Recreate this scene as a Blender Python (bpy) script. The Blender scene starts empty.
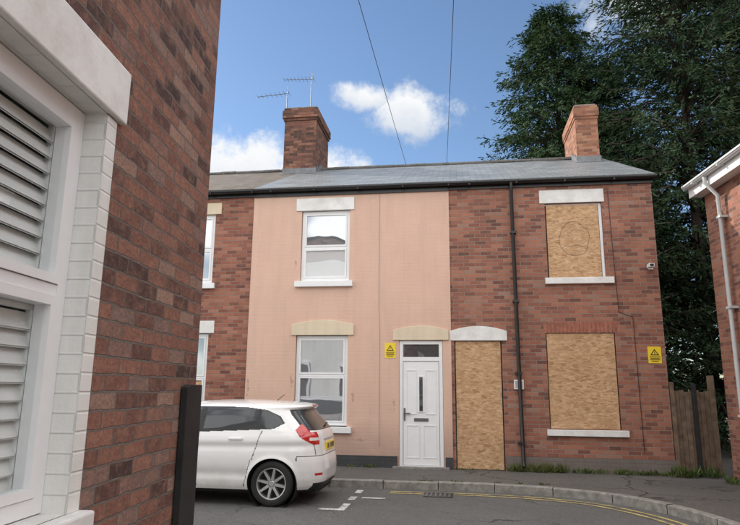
import bpy, math, random
import numpy as np
from mathutils import Vector, Matrix
random.seed(7); rng=np.random.default_rng(7)
scene=bpy.context.scene
scene.view_settings.view_transform='Standard'
try: scene.view_settings.look='None'
except Exception: pass
scene.view_settings.exposure=0
COL=scene.collection
SUN_AZ=math.radians(-60); SUN_EL=math.radians(31)
SKY_STR=0.15

# ---------------------------------------------------------------- node helpers
class N:
    def __init__(s,name,world=False):
        if world:
            s.m=bpy.data.worlds.new(name)
        else:
            s.m=bpy.data.materials.new(name)
        s.m.use_nodes=True
        s.t=s.m.node_tree; s.t.nodes.clear()
    def add(s,typ,**kw):
        n=s.t.nodes.new(typ)
        for k,v in kw.items(): setattr(n,k,v)
        return n
    def link(s,a,b): s.t.links.new(a,b)
    def put(s,sock,v):
        if isinstance(v,bpy.types.NodeSocket): s.link(v,sock)
        else:
            if sock.type=='RGBA' and len(v)==3: v=(*v,1)
            sock.default_value=v
    def math(s,op,a,b=0.0,c=None,clamp=False):
        n=s.add('ShaderNodeMath',operation=op,use_clamp=clamp)
        s.put(n.inputs[0],a); s.put(n.inputs[1],b)
        if c is not None: s.put(n.inputs[2],c)
        return n.outputs[0]
    def vmath(s,op,a,b=(0,0,0),scale=None):
        n=s.add('ShaderNodeVectorMath',operation=op)
        s.put(n.inputs[0],a)
        if op not in('NORMALIZE','LENGTH'): s.put(n.inputs[1],b)
        if scale is not None: s.put(n.inputs['Scale'],scale)
        return n.outputs['Value'] if op in('DOT_PRODUCT','LENGTH') else n.outputs[0]
    def mix(s,f,a,b,mode='MIX'):
        n=s.add('ShaderNodeMix',data_type='RGBA',blend_type=mode)
        s.put(n.inputs[0],f); s.put(n.inputs[6],a); s.put(n.inputs[7],b)
        return n.outputs[2]
    def noise(s,vec,scale,detail=3,rough=.6):
        n=s.add('ShaderNodeTexNoise'); s.link(vec,n.inputs['Vector'])
        n.inputs['Scale'].default_value=scale; n.inputs['Detail'].default_value=detail; n.inputs['Roughness'].default_value=rough
        return n.outputs[0]
    def ramp(s,f,stops,interp='LINEAR'):
        n=s.add('ShaderNodeValToRGB'); e=n.color_ramp.elements; n.color_ramp.interpolation=interp
        while len(e)<len(stops): e.new(.5)
        for i,(p,c) in enumerate(stops):
            e[i].position=p; e[i].color=(*c,1) if len(c)==3 else c
        s.put(n.inputs[0],f); return n.outputs[0]
    def rng(s,v,a,b,c=0.,d=1.,smooth=False):
        n=s.add('ShaderNodeMapRange'); n.clamp=True
        if smooth: n.interpolation_type='SMOOTHSTEP'
        s.put(n.inputs[0],v)
        for i,x in enumerate((a,b,c,d)): n.inputs[i+1].default_value=x
        return n.outputs[0]
    def scalev(s,vec,sc):
        n=s.add('ShaderNodeMapping'); s.link(vec,n.inputs[0]); n.inputs['Scale'].default_value=sc
        return n.outputs[0]
    def uv(s):
        return s.add('ShaderNodeUVMap').outputs[0]
    def obj(s):
        return s.add('ShaderNodeTexCoord').outputs['Object']
    def bump(s,h,strength=.5,dist=.01,normal=None):
        n=s.add('ShaderNodeBump'); s.put(n.inputs['Height'],h)
        n.inputs['Strength'].default_value=strength; n.inputs['Distance'].default_value=dist
        if normal is not None: s.link(normal,n.inputs['Normal'])
        return n.outputs[0]
    def bsdf(s,color,rough=.8,normal=None,metal=0.,spec=.5,coat=0.,out=True):
        n=s.add('ShaderNodeBsdfPrincipled')
        s.put(n.inputs['Base Color'],color); s.put(n.inputs['Roughness'],rough)
        s.put(n.inputs['Metallic'],metal); n.inputs['Specular IOR Level'].default_value=spec
        n.inputs['Coat Weight'].default_value=coat; n.inputs['Coat Roughness'].default_value=.03
        if normal is not None: s.link(normal,n.inputs['Normal'])
        if out:
            s.output(n.outputs[0])
        return n.outputs[0]
    def output(s,sh):
        o=s.add('ShaderNodeOutputMaterial'); s.link(sh,o.inputs[0])

def simple(name,col,rough=.6,metal=0.,spec=.5,coat=0.,var=.12,scale=6,bump=0.):
    n=N(name); o=n.obj()
    f=n.noise(o,scale,3,.65)
    c=n.mix(n.rng(f,.3,.7),tuple(x*(1-var) for x in col),tuple(min(1,x*(1+var)) for x in col))
    nm=n.bump(n.noise(o,scale*12,2),bump,.004) if bump else None
    n.bsdf(c,rough,nm,metal,spec,coat); return n.m

def brick_mat(name,stops,mortar,msize=.0055,bumpd=.006,offset=.5,wobble=.006,dirt=.35,speck=.5,rough=.88,dirtcol=(.05,.04,.035),bw=.225,rh=.075,specklight=(.46,.26,.18)):
    n=N(name); uv=n.uv()
    nz=n.add('ShaderNodeTexNoise'); n.link(uv,nz.inputs['Vector']); nz.inputs['Scale'].default_value=9; nz.inputs['Detail'].default_value=2
    off=n.vmath('SCALE',n.vmath('SUBTRACT',nz.outputs[1],(.5,.5,.5)),scale=wobble*2)
    v=n.vmath('ADD',uv,off)
    b=n.add('ShaderNodeTexBrick'); n.link(v,b.inputs['Vector'])
    b.offset=offset
    for k,x in (('Color1',(0,0,0,1)),('Color2',(1,1,1,1)),('Mortar',(.5,.5,.5,1)),('Scale',1.),('Mortar Size',msize),('Mortar Smooth',.3),('Bias',0.),('Brick Width',bw),('Row Height',rh)):
        b.inputs[k].default_value=x
    per=b.outputs['Color']; fac=b.outputs['Fac']
    col=n.ramp(per,stops)
    s1=n.noise(uv,55,3,.75); s2=n.noise(uv,14,3,.7); s3=n.noise(uv,1.1,4,.65)
    col=n.mix(n.math('MULTIPLY',n.rng(s1,.35,.65),speck),col,n.mix(.55,col,dirtcol))
    col=n.mix(n.math('MULTIPLY',n.rng(s2,.45,.7),speck*.8),col,n.mix(.5,col,specklight))
    mor=n.mix(n.rng(s2,.3,.7),mortar,tuple(x*.6 for x in mortar))
    col=n.mix(fac,col,mor)
    col=n.mix(n.math('MULTIPLY',n.rng(s3,.42,.7),dirt),col,n.mix(.6,col,dirtcol))
    h=n.math('SUBTRACT',n.math('MULTIPLY',s1,.35),fac)
    n.bsdf(col,rough,n.bump(h,.9,bumpd),spec=.25)
    return n.m

def painted_brick(name,base,var,stain,rough=.75,bumpd=.003,grime=.30,streak=.35,mort=.16,patches=()):
    """patches: (u,v,ru,rv) places where paint has flaked to the brick"""
    n=N(name); uv=n.uv()
    b=n.add('ShaderNodeTexBrick'); n.link(uv,b.inputs['Vector'])
    for k,x in (('Color1',(0,0,0,1)),('Color2',(1,1,1,1)),('Mortar',(.5,.5,.5,1)),('Scale',1.),('Mortar Size',.007),('Mortar Smooth',.8),('Brick Width',.225),('Row Height',.075)):
        b.inputs[k].default_value=x
    s1=n.noise(uv,1.3,4,.6); s2=n.noise(uv,18,3,.7)
    st=n.noise(n.scalev(uv,(6.,.7,1)),1.,4,.65)
    c=n.mix(n.rng(s1,.35,.65),base,var)
    c=n.mix(n.math('MULTIPLY',n.rng(st,.45,.72),streak),c,stain)
    c=n.mix(n.math('MULTIPLY',n.rng(s2,.5,.75),.16),c,stain)
    c=n.mix(n.math('MULTIPLY',b.outputs['Fac'],mort),c,stain)
    sep=n.add('ShaderNodeSeparateXYZ'); n.link(uv,sep.inputs[0])
    low=n.rng(n.math('ADD',sep.outputs[1],n.math('MULTIPLY',n.math('SUBTRACT',s1,.5),1.2)),.3,1.0,1,0)
    c=n.mix(n.math('MULTIPLY',low,grime),c,(.2,.15,.13))
    if patches:
        best=None
        for (pu,pv_,ru,rv) in patches:
            l=n.vmath('LENGTH',n.scalev(n.vmath('SUBTRACT',uv,(pu,pv_,0)),(1/ru,1/rv,0)))
            best=l if best is None else n.math('MINIMUM',best,l)
        pm=n.rng(n.math('ADD',best,n.math('MULTIPLY',n.math('SUBTRACT',n.noise(uv,13,3,.75),.5),4.)),.55,.40)
        c=n.mix(n.math('MULTIPLY',pm,.5),c,(.33,.19,.14))
    h=n.math('ADD',n.math('MULTIPLY',b.outputs['Fac'],-1.),n.math('MULTIPLY',s2,.8))
    n.bsdf(c,rough,n.bump(h,.7,bumpd),spec=.3)
    return n.m

def slate_mat(name,c1,c2,c3,rough=.45,bw=.28,rh=.22,bumpd=.01,moss=.2):
    n=N(name); uv=n.uv()
    b=n.add('ShaderNodeTexBrick'); n.link(uv,b.inputs['Vector'])
    for k,x in (('Color1',(0,0,0,1)),('Color2',(1,1,1,1)),('Mortar',(0,0,0,1)),('Scale',1.),('Mortar Size',.006),('Mortar Smooth',.2),('Brick Width',bw),('Row Height',rh)):
        b.inputs[k].default_value=x
    c=n.ramp(b.outputs['Color'],[(0,c1),(.5,c2),(1,c3)])
    s=n.noise(uv,2.2,4,.7); s2=n.noise(uv,30,2,.7)
    c=n.mix(n.math('MULTIPLY',n.rng(s,.45,.72),moss),c,(.13,.12,.09))
    c=n.mix(n.math('MULTIPLY',b.outputs['Fac'],.8),c,(.02,.02,.02))
    sep=n.add('ShaderNodeSeparateXYZ'); n.link(uv,sep.inputs[0])
    row=n.math('FRACT',n.math('DIVIDE',sep.outputs[1],rh))
    h=n.math('ADD',n.math('MULTIPLY',row,-1.),n.math('MULTIPLY',s2,.25))
    h=n.math('SUBTRACT',h,b.outputs['Fac'])
    n.bsdf(c,rough,n.bump(h,.8,bumpd),spec=.5)
    return n.m

def asphalt_mat(name,a,b_,c_):
    n=N(name); o=n.obj()
    s=n.noise(o,.5,4,.6); s2=n.noise(o,90,2,.8); s3=n.noise(o,4.5,4,.7)
    c=n.mix(n.rng(s,.35,.65),a,b_)
    c=n.mix(n.math('MULTIPLY',n.rng(s3,.5,.72),.5),c,c_)
    c=n.mix(n.rng(s2,.42,.66),n.mix(.45,c,(.02,.02,.02)),n.mix(.22,c,(.42,.40,.37)))
    v=n.add('ShaderNodeTexVoronoi',feature='DISTANCE_TO_EDGE'); v.inputs['Scale'].default_value=.55
    nn=n.add('ShaderNodeTexNoise'); n.link(o,nn.inputs['Vector']); nn.inputs['Scale'].default_value=2.5; nn.inputs['Detail'].default_value=4
    n.link(n.vmath('ADD',o,n.vmath('SCALE',nn.outputs[1],scale=.55)),v.inputs['Vector'])
    crack=n.rng(v.outputs['Distance'],.004,.014,1,0)
    crack=n.math('MULTIPLY',crack,n.rng(s,.42,.6))
    c=n.mix(n.math('MULTIPLY',crack,.75),c,(.015,.015,.015))
    h=n.math('SUBTRACT',s2,crack)
    n.bsdf(c,.85,n.bump(h,.9,.006),spec=.35); return n.m

def osb_mat(name):
    n=N(name); uv=n.uv()
    def flakes(rot,sc):
        mp=n.add('ShaderNodeMapping'); n.link(uv,mp.inputs[0]); mp.inputs['Rotation'].default_value=(0,0,rot); mp.inputs['Scale'].default_value=sc
        v=n.add('ShaderNodeTexVoronoi'); n.link(mp.outputs[0],v.inputs['Vector']); v.inputs['Scale'].default_value=1.; v.inputs['Randomness'].default_value=1
        s=n.add('ShaderNodeSeparateColor'); n.link(v.outputs['Color'],s.inputs[0])
        return s.outputs[0],s.outputs[1]
    a,pa=flakes(.45,(11,34,1)); b,pb=flakes(-.8,(12,36,1)); c3,_=flakes(1.5,(14,44,1))
    sel=n.math('GREATER_THAN',pa,.55); f=n.math('ADD',n.math('MULTIPLY',a,sel),n.math('MULTIPLY',b,n.math('SUBTRACT',1.,sel)))
    sel2=n.math('GREATER_THAN',pb,.68); f=n.math('ADD',n.math('MULTIPLY',c3,sel2),n.math('MULTIPLY',f,n.math('SUBTRACT',1.,sel2)))
    f=n.math('ADD',n.math('MULTIPLY',f,.75),n.math('MULTIPLY',n.noise(uv,60,2),.25))
    c=n.ramp(f,[(.08,(.34,.19,.10)),(.3,(.48,.295,.16)),(.6,(.56,.355,.20)),(.9,(.65,.45,.28))])
    big=n.noise(uv,1.6,4,.7)
    c=n.mix(n.math('MULTIPLY',n.rng(big,.45,.7),.35),c,(.30,.18,.10))
    n.bsdf(c,.8,n.bump(f,.5,.002),spec=.25); return n.m

def glass_opaque(name,base,fac=.3,rough=.015,wav=.15):
    n=N(name); o=n.obj()
    d=n.bsdf(base,.5,out=False)
    g=n.add('ShaderNodeBsdfGlossy'); g.inputs['Color'].default_value=(.93,.96,1,1); g.inputs['Roughness'].default_value=rough
    if wav>0: n.link(n.bump(n.noise(o,1.6,1),wav,.02),g.inputs['Normal'])
    fr=n.add('ShaderNodeFresnel'); fr.inputs[0].default_value=1.5
    m=n.add('ShaderNodeMixShader'); n.link(n.math('ADD',fr.outputs[0],fac,clamp=True),m.inputs[0]); n.link(d,m.inputs[1]); n.link(g.outputs[0],m.inputs[2])
    n.output(m.outputs[0]); return n.m
def glass_clear(name):
    n=N(name)
    t=n.add('ShaderNodeBsdfTransparent'); t.inputs[0].default_value=(.94,.96,.96,1)
    g=n.add('ShaderNodeBsdfGlossy'); g.inputs['Roughness'].default_value=.01
    lw=n.add('ShaderNodeLayerWeight'); lw.inputs[0].default_value=.25
    m=n.add('ShaderNodeMixShader'); n.link(n.rng(lw.outputs['Facing'],0.,1.,.05,.35),m.inputs[0]); n.link(t.outputs[0],m.inputs[1]); n.link(g.outputs[0],m.inputs[2])
    n.output(m.outputs[0]); return n.m
def leaf_mat(name,dark,light,yel):
    n=N(name); o=n.obj()
    gi=n.add('ShaderNodeNewGeometry').outputs['Random Per Island']
    c=n.mix(gi,dark,light)
    nz=n.noise(o,1.1,2)
    c=n.mix(n.rng(nz,.45,.62),c,n.mix(.5,c,yel))
    n.bsdf(c,.75,spec=.1); return n.m

M={}
M['brick_r']=brick_mat('red_brick',[(0,(.16,.07,.055)),(.2,(.27,.105,.075)),(.55,(.36,.142,.095)),(.85,(.44,.185,.12)),(1,(.36,.21,.16))],(.36,.31,.265),dirt=.4,msize=.0065)
M['brick_l']=brick_mat('far_red_brick',[(0,(.17,.065,.05)),(.3,(.30,.105,.07)),(.7,(.38,.145,.092)),(1,(.44,.2,.14))],(.34,.28,.24),dirt=.35,msize=.0065)
M['brick_n']=brick_mat('weathered_brick',[(0,(.07,.045,.045)),(.18,(.16,.08,.068)),(.42,(.28,.13,.098)),(.7,(.36,.17,.125)),(.85,(.26,.175,.155)),(1,(.43,.27,.21))],(.22,.185,.165),msize=.006,bumpd=.012,wobble=.010,speck=.95,dirt=.3)
M['brick_c']=brick_mat('chimney_brick',[(0,(.06,.035,.032)),(.3,(.15,.065,.05)),(.7,(.24,.10,.07)),(1,(.33,.16,.11))],(.17,.14,.12),dirt=.6)
M['brick_cr']=brick_mat('chimney_brick_orange',[(0,(.20,.08,.055)),(.3,(.34,.135,.08)),(.7,(.43,.18,.105)),(1,(.48,.25,.16))],(.34,.28,.22),dirt=.45)
PPATCH=[(-3.41,1.75,.05,.22),(-3.40,4.2,.035,.12),(-2.14,1.45,.035,.16),(-4.32,1.6,.04,.25),(-1.30,1.3,.035,.18),(-2.0,.62,.2,.05)]
M['pink']=painted_brick('pink_painted_render',(.69,.47,.37),(.65,.435,.34),(.48,.34,.28),grime=.45,streak=.30,mort=.03,bumpd=.0018,patches=PPATCH)
M['cream']=painted_brick('cream_lintel_paint',(.72,.62,.46),(.66,.56,.42),(.5,.4,.28),bumpd=.001,mort=0,grime=0)
def whitest():
    n=N('white_masonry_paint'); o=n.obj()
    c=n.mix(n.rng(n.noise(o,3,4,.7),.4,.75),(.80,.80,.79),(.60,.58,.55)); n.bsdf(c,.7,n.bump(n.noise(o,40,3),.4,.004),spec=.3); return n.m
M['whitestone']=whitest()
M['whitebrick']=painted_brick('white_painted_brick',(.80,.80,.78),(.74,.74,.72),(.5,.49,.46),bumpd=.004,grime=.1)
M['plinth']=painted_brick('grey_plinth_paint',(.07,.073,.08),(.055,.058,.062),(.03,.03,.03),bumpd=.004,grime=0)
M['plinth_b']=painted_brick('cement_plinth',(.20,.18,.165),(.15,.135,.125),(.08,.07,.065),bumpd=.004)
M['slate']=slate_mat('slate_roof',(.12,.135,.145),(.155,.17,.185),(.20,.215,.23))
M['tile']=slate_mat('clay_tile_roof',(.045,.034,.027),(.075,.055,.042),(.11,.082,.062),rough=.85,bw=.17,rh=.12,bumpd=.03,moss=.4)
M['upvc']=simple('white_upvc',(.80,.81,.82),.3,var=.03)
M['upvcd']=simple('white_door_gasket',(.35,.36,.37),.5)
M['black']=simple('black_paint',(.012,.012,.013),.35,var=.3)
M['blackwood']=simple('black_stained_wood',(.014,.014,.015),.65,var=.4,bump=.4)
M['lead']=simple('lead_flashing',(.17,.18,.195),.5,var=.25)
M['osb']=osb_mat('osb_board')
M['glass']=glass_opaque('window_glass',(.16,.18,.20),.36)
M['glass_w']=glass_opaque('window_glass_blind',(.60,.62,.63),.22)
M['glass_d']=glass_opaque('dark_window_glass',(.02,.024,.028),.12)
M['glassc']=glass_clear('clear_glass')
M['shutter']=simple('white_shutter_paint',(.82,.83,.82),.45,var=.03)
M['room']=simple('room_interior',(.30,.29,.28),.9)
M['road']=asphalt_mat('road_asphalt',(.115,.113,.11),(.15,.148,.143),(.075,.074,.072))
M['pave']=asphalt_mat('pavement_asphalt',(.10,.092,.088),(.14,.13,.12),(.07,.065,.06))
M['kerb']=simple('kerb_stone',(.25,.235,.215),.85,var=.35,scale=9,bump=.8)
M['ground']=simple('ground_soil',(.10,.095,.07),.95,var=.3,scale=.6)
M['yellow']=simple('yellow_sign',(.85,.62,.03),.4,var=.03)
M['wood']=simple('fence_wood',(.16,.11,.075),.85,var=.4,scale=7,bump=.5)
M['metal']=simple('aerial_aluminium',(.16,.16,.17),.4,metal=.6)
M['pipe_g']=simple('grey_downpipe',(.55,.57,.58),.4,var=.06)
M['bark']=simple('tree_bark',(.05,.037,.03),.95,var=.4,bump=.8)
M['leaf1']=leaf_mat('conifer_foliage',(.014,.036,.016),(.042,.085,.036),(.085,.115,.045))
M['leaf2']=leaf_mat('conifer_foliage_b',(.016,.036,.020),(.046,.085,.042),(.085,.11,.052))
M['weed']=leaf_mat('weed_leaves',(.04,.07,.02),(.11,.16,.05),(.2,.2,.08))
M['stucco']=simple('opposite_render',(.70,.68,.63),.8,var=.06)
M['marker']=simple('marker_pen',(.13,.09,.065),.7)
M['ridge']=simple('ridge_tile',(.12,.115,.11),.7,var=.3)
M['brick_sold']=simple('soldier_brick',(.33,.13,.088),.9,var=.35,scale=11,bump=.7)
def paint_line(name,col,amt):
    n=N(name); o=n.obj()
    f=n.noise(o,60,3,.8); g=n.noise(o,5,3,.7)
    m=n.rng(n.math('ADD',n.math('MULTIPLY',f,.6),n.math('MULTIPLY',g,.4)),amt-.03,amt+.04)
    c=n.mix(m,col,(.11,.108,.10)); n.bsdf(c,.7); return n.m
M['yline']=paint_line('yellow_line_paint',(.58,.46,.16),.51)
M['wline']=paint_line('white_line_paint',(.66,.66,.64),.52)

# ---------------------------------------------------------------- mesh builder
def empty(name,loc=(0,0,0),rotz=0.):
    e=bpy.data.objects.new(name,None); e.location=loc; e.rotation_euler=(0,0,rotz); COL.objects.link(e); return e
class MB:
    def __init__(s): s.v=[];s.f=[];s.m=[];s.mats=[]
    def mi(s,k):
        if k not in s.mats: s.mats.append(k)
        return s.mats.index(k)
    def face(s,pts,mat):
        b=len(s.v); s.v+= [tuple(p) for p in pts]; s.f.append(tuple(range(b,b+len(pts)))); s.m.append(s.mi(mat))
    def box(s,x0,x1,y0,y1,z0,z1,mat,skip=''):
        P=[(x0,y0,z0),(x1,y0,z0),(x1,y1,z0),(x0,y1,z0),(x0,y0,z1),(x1,y0,z1),(x1,y1,z1),(x0,y1,z1)]
        for key,idx in (('b',(3,2,1,0)),('t',(4,5,6,7)),('f',(0,1,5,4)),('r',(1,2,6,5)),('k',(2,3,7,6)),('l',(3,0,4,7))):
            if key not in skip: s.face([P[i] for i in idx],mat)
    def xz(s,pts,y0,y1,mat):
        n=len(pts)
        s.face([(x,y0,z) for x,z in pts],mat)
        s.face([(x,y1,z) for x,z in reversed(pts)],mat)
        for i in range(n):
            a=pts[i];b=pts[(i+1)%n]
            s.face([(a[0],y0,a[1]),(a[0],y1,a[1]),(b[0],y1,b[1]),(b[0],y0,b[1])],mat)
    def wall(s,x0,x1,z0,z1,y,out,ops,depth,mat,rmat=None):
        rmat=rmat or mat
        xs=sorted({x0,x1,*[o[0] for o in ops],*[o[1] for o in ops]}); zs=sorted({z0,z1,*[o[2] for o in ops],*[o[3] for o in ops]})
        for i in range(len(xs)-1):
            for j in range(len(zs)-1):
                cx=(xs[i]+xs[i+1])/2; cz=(zs[j]+zs[j+1])/2
                if any(o[0]<cx<o[1] and o[2]<cz<o[3] for o in ops): continue
                q=[(xs[i],y,zs[j]),(xs[i+1],y,zs[j]),(xs[i+1],y,zs[j+1]),(xs[i],y,zs[j+1])]
                if out>0: q=q[::-1]
                s.face(q,mat)
        yi=y-out*depth
        for a,b,c,d in ops:
            s.face([(a,y,c),(a,yi,c),(a,yi,d),(a,y,d)],rmat); s.face([(b,y,c),(b,y,d),(b,yi,d),(b,yi,c)],rmat)
            s.face([(a,y,c),(b,y,c),(b,yi,c),(a,yi,c)],rmat); s.face([(a,y,d),(a,yi,d),(b,yi,d),(b,y,d)],rmat)
    def build(s,name,parent=None,smooth=False,bevel=0.):
        me=bpy.data.meshes.new(name); me.from_pydata(s.v,[],s.f)
        for k in s.mats: me.materials.append(M[k] if isinstance(k,str) else k)
        me.polygons.foreach_set('material_index',s.m)
        me.update()
        ul=me.uv_layers.new(name='UVMap'); Z=Vector((0,0,1))
        for p in me.polygons:
            n=p.normal
            t=Z.cross(n)
            t=Vector((1,0,0)) if t.length<.05 else t.normalized()
            b=n.cross(t)
            for li in p.loop_indices:
                co=me.vertices[me.loops[li].vertex_index].co
                ul.data[li].uv=(co.dot(t),co.dot(b))
        if smooth: me.polygons.foreach_set('use_smooth',[True]*len(me.polygons))
        o=bpy.data.objects.new(name,me); COL.objects.link(o)
        if parent: o.parent=parent
        if bevel:
            md=o.modifiers.new('bevel','BEVEL'); md.width=bevel; md.segments=2; md.limit_method='ANGLE'
            import bmesh
            bm=bmesh.new(); bm.from_mesh(me); bmesh.ops.remove_doubles(bm,verts=bm.verts,dist=.0001); bm.to_mesh(me); bm.free()
        return o
def tube(name,pts,r,mat,parent=None,smooth_curve=False,res=3):
    c=bpy.data.curves.new(name,'CURVE'); c.dimensions='3D'; c.bevel_depth=r; c.bevel_resolution=res; c.use_fill_caps=True
    sp=c.splines.new('POLY'); sp.points.add(len(pts)-1)
    for i,p in enumerate(pts): sp.points[i].co=(*p,1)
    c.materials.append(M[mat]); o=bpy.data.objects.new(name,c); COL.objects.link(o)
    if parent: o.parent=parent
    return o

def window(name,parent,x0,x1,z0,z1,y,out,transoms=(),mullions=(),fr=.055,glass='glass',fmat='upvc',glasses=None,sash=True):
    """uPVC window: outer frame, bars, inner sash frames and panes. y = front face of the frame"""
    mb=MB(); s=out
    def bx(a,b,ya,yb,c,d,m): mb.box(a,b,min(ya,yb),max(ya,yb),c,d,m)
    yb=y-s*.06
    bx(x0,x0+fr,y,yb,z0,z1,fmat); bx(x1-fr,x1,y,yb,z0,z1,fmat)
    bx(x0+fr,x1-fr,y,yb,z0,z0+fr,fmat); bx(x0+fr,x1-fr,y,yb,z1-fr,z1,fmat)
    zs=[z0+fr]+[t for t in transoms]+[z1-fr]; xs=[x0+fr]+list(mullions)+[x1-fr]
    for t in transoms: bx(x0+fr,x1-fr,y-s*.003,yb,t-.022,t+.022,fmat)
    for m_ in mullions: bx(m_-.022,m_+.022,y-s*.005,yb,z0+fr,z1-fr,fmat)
    k=0
    for i in range(len(xs)-1):
        for j in range(len(zs)-1):
            a=xs[i]+(.022 if i>0 else 0); b=xs[i+1]-(.022 if i<len(xs)-2 else 0)
            c=zs[j]+(.022 if j>0 else 0); d=zs[j+1]-(.022 if j<len(zs)-2 else 0)
            w=.038 if sash else .012
            ys=y+s*.006 if sash else y-s*.01
            bx(a+.003,a+w,ys,yb,c+.003,d-.003,fmat); bx(b-w,b-.003,ys,yb,c+.003,d-.003,fmat)
            bx(a+w,b-w,ys,yb,c+.003,c+w,fmat); bx(a+w,b-w,ys,yb,d-w,d-.003,fmat)
            g=(glasses[k] if glasses else glass); k+=1
            yg=y-s*.02
            q=[(a+w-.004,yg,c+w-.004),(b-w+.004,yg,c+w-.004),(b-w+.004,yg,d-w+.004),(a+w-.004,yg,d-w+.004)]
            mb.face(q if s<0 else q[::-1],g)
    o=mb.build(name,parent); return o
def sill(parent,x0,x1,z0,z1,yf,yb,mat='upvc',name='window_sill'):
    mb=MB(); mb.box(x0,x1,yf,yb,z0,z1,mat); return mb.build(name,parent,bevel=.008)
def lintel(name,parent,x0,x1,z0,z1,yf,yb,mat,arch=.0,splay=.0):
    pts=[(x0,z0),(x1,z0)]
    n=14
    for i in range(n+1):
        t=i/n; x=(x1+splay)+(x0-x1-2*splay)*t
        pts.append((x,z1-arch+arch*(1-(2*t-1)**2)))
    mb=MB(); mb.xz(pts,yf,yb,mat); return mb.build(name,parent,bevel=.006)

# ================================================================= TERRACE (facade on y=0, facing -y)
GZ=.115
RY,RZ=4.0,7.76; EY,EZ=-.14,5.84
def house_shell(parent,x0,x1,ops,wm,roofm,yfront=0.,depth=8.,left=True,right=True):
    mb=MB(); mb.wall(x0,x1,-.05,5.86,yfront,-1,ops,.14,wm)
    mb.box(x0+.01,x1-.01,yfront+.17,yfront+.2,0,5.8,'room')
    mb.build('front_wall',parent)
    mb=MB()
    if left: mb.face([(x0,yfront,-.05),(x0,yfront,5.86),(x0,RY,RZ-.06),(x0,depth,5.86),(x0,depth,-.05)],wm)
    if right: mb.face([(x1,yfront,-.05),(x1,depth,-.05),(x1,depth,5.86),(x1,RY,RZ-.06),(x1,yfront,5.86)],wm)
    mb.face([(x0,depth,-.05),(x0,depth,5.86),(x1,depth,5.86),(x1,depth,-.05)],wm)
    mb.build('side_and_back_walls',parent)
def roof(parent,x0,x1,mat):
    mb=MB(); t=.05
    e=(EY,EZ); r=(RY,RZ); b=(2*RY-EY,EZ)
    mb.face([(x0,e[0],e[1]),(x1,e[0],e[1]),(x1,r[0],r[1]),(x0,r[0],r[1])],mat)
    mb.face([(x0,r[0],r[1]),(x1,r[0],r[1]),(x1,b[0],b[1]),(x0,b[0],b[1])],mat)
    mb.face([(x0,e[0],e[1]-t),(x0,r[0],r[1]-t),(x1,r[0],r[1]-t),(x1,e[0],e[1]-t)],mat)
    mb.face([(x0,b[0],b[1]-t),(x1,b[0],b[1]-t),(x1,r[0],r[1]-t),(x0,r[0],r[1]-t)],mat)
    for x in (x0,x1):
        mb.face([(x,e[0],e[1]),(x,r[0],r[1]),(x,r[0],r[1]-t),(x,e[0],e[1]-t)],mat)
        mb.face([(x,b[0],b[1]),(x,r[0],r[1]),(x,r[0],r[1]-t),(x,b[0],b[1]-t)],mat)
    mb.face([(x0,e[0],e[1]-t),(x1,e[0],e[1]-t),(x1,e[0],e[1]),(x0,e[0],e[1])],mat)
    mb.build('roof',parent)
    mb=MB(); x=x0
    while x<x1-.05:
        w=min(.44,x1-x); n=6; dzr=random.uniform(-.006,.008)
        for i in range(n):
            a0=math.radians(-25+230*i/n); a1=math.radians(-25+230*(i+1)/n); R=.085
            p=lambda a:(RY+R*math.cos(a),RZ+.005+dzr+R*math.sin(a)*.75)
            q0=p(a0);q1=p(a1)
            mb.face([(x+.004,q0[0],q0[1]),(x+.004,q1[0],q1[1]),(x+w-.004,q1[0],q1[1]),(x+w-.004,q0[0],q0[1])],'ridge')
        x+=w
    mb.build('ridge_tiles',parent)
def gutter(parent,x0,x1,y,z,mat='black',r=.06,sy=-1):
    mb=MB(); n=8
    for i in range(n):
        a0=math.pi+math.pi*i/n; a1=math.pi+math.pi*(i+1)/n
        p0=(y+r*math.cos(a0),z+r*math.sin(a0)); p1=(y+r*math.cos(a1),z+r*math.sin(a1))
        mb.face([(x0,*p0),(x1,*p0),(x1,*p1),(x0,*p1)],mat)
        q0=(y+.85*r*math.cos(a0),z+.85*r*math.sin(a0)); q1=(y+.85*r*math.cos(a1),z+.85*r*math.sin(a1))
        mb.face([(x0,*p0),(x0,*p1),(x0,*q1),(x0,*q0)],mat); mb.face([(x1,*p0),(x1,*p1),(x1,*q1),(x1,*q0)],mat)
    mb.box(x0,x1,y+r*.9,y+r*1.15,z-.02,z+.012,mat); mb.box(x0,x1,y-r*1.12,y-r*.9,z-.02,z+.012,mat)
    x=x0+.4
    while x<x1:
        mb.box(x,x+.03,y-r*1.2,y+r*1.2,z-r*1.12,z-r*.6,mat); x+=.95
    mb.build('gutter',parent)

# --- pink painted house
PX0,PX1=-4.38,-.17
pink=empty('pink_terraced_house')
ops=[(-3.30,-2.25,3.77,5.33),(-3.34,-2.25,.84,2.67),(-1.21,-.34,.05,2.56)]
house_shell(pink,PX0,PX1,ops,'pink','slate',yfront=-.022,left=False,right=True)
roof(pink,PX0+.02,PX1,'slate')
mb=MB(); mb.box(PX0,-1.24,-.045,-.021,0,.33,'plinth'); mb.box(-.31,PX1,-.045,-.021,0,.33,'plinth'); mb.build('plinth',pink)
mb=MB(); mb.box(PX0,PX1,-.055,-.018,5.66,5.86,'black'); mb.build('fascia',pink)
gutter(pink,PX0,PX1+.01,-.125,5.80)
window('upper_window',pink,-3.29,-2.26,3.81,5.32,.03,-1,transoms=(4.52,),glasses=['glass_w','glass'])
window('lower_window',pink,-3.33,-2.26,.88,2.66,.03,-1,transoms=(1.86,),glasses=['glass','glass'])
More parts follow.
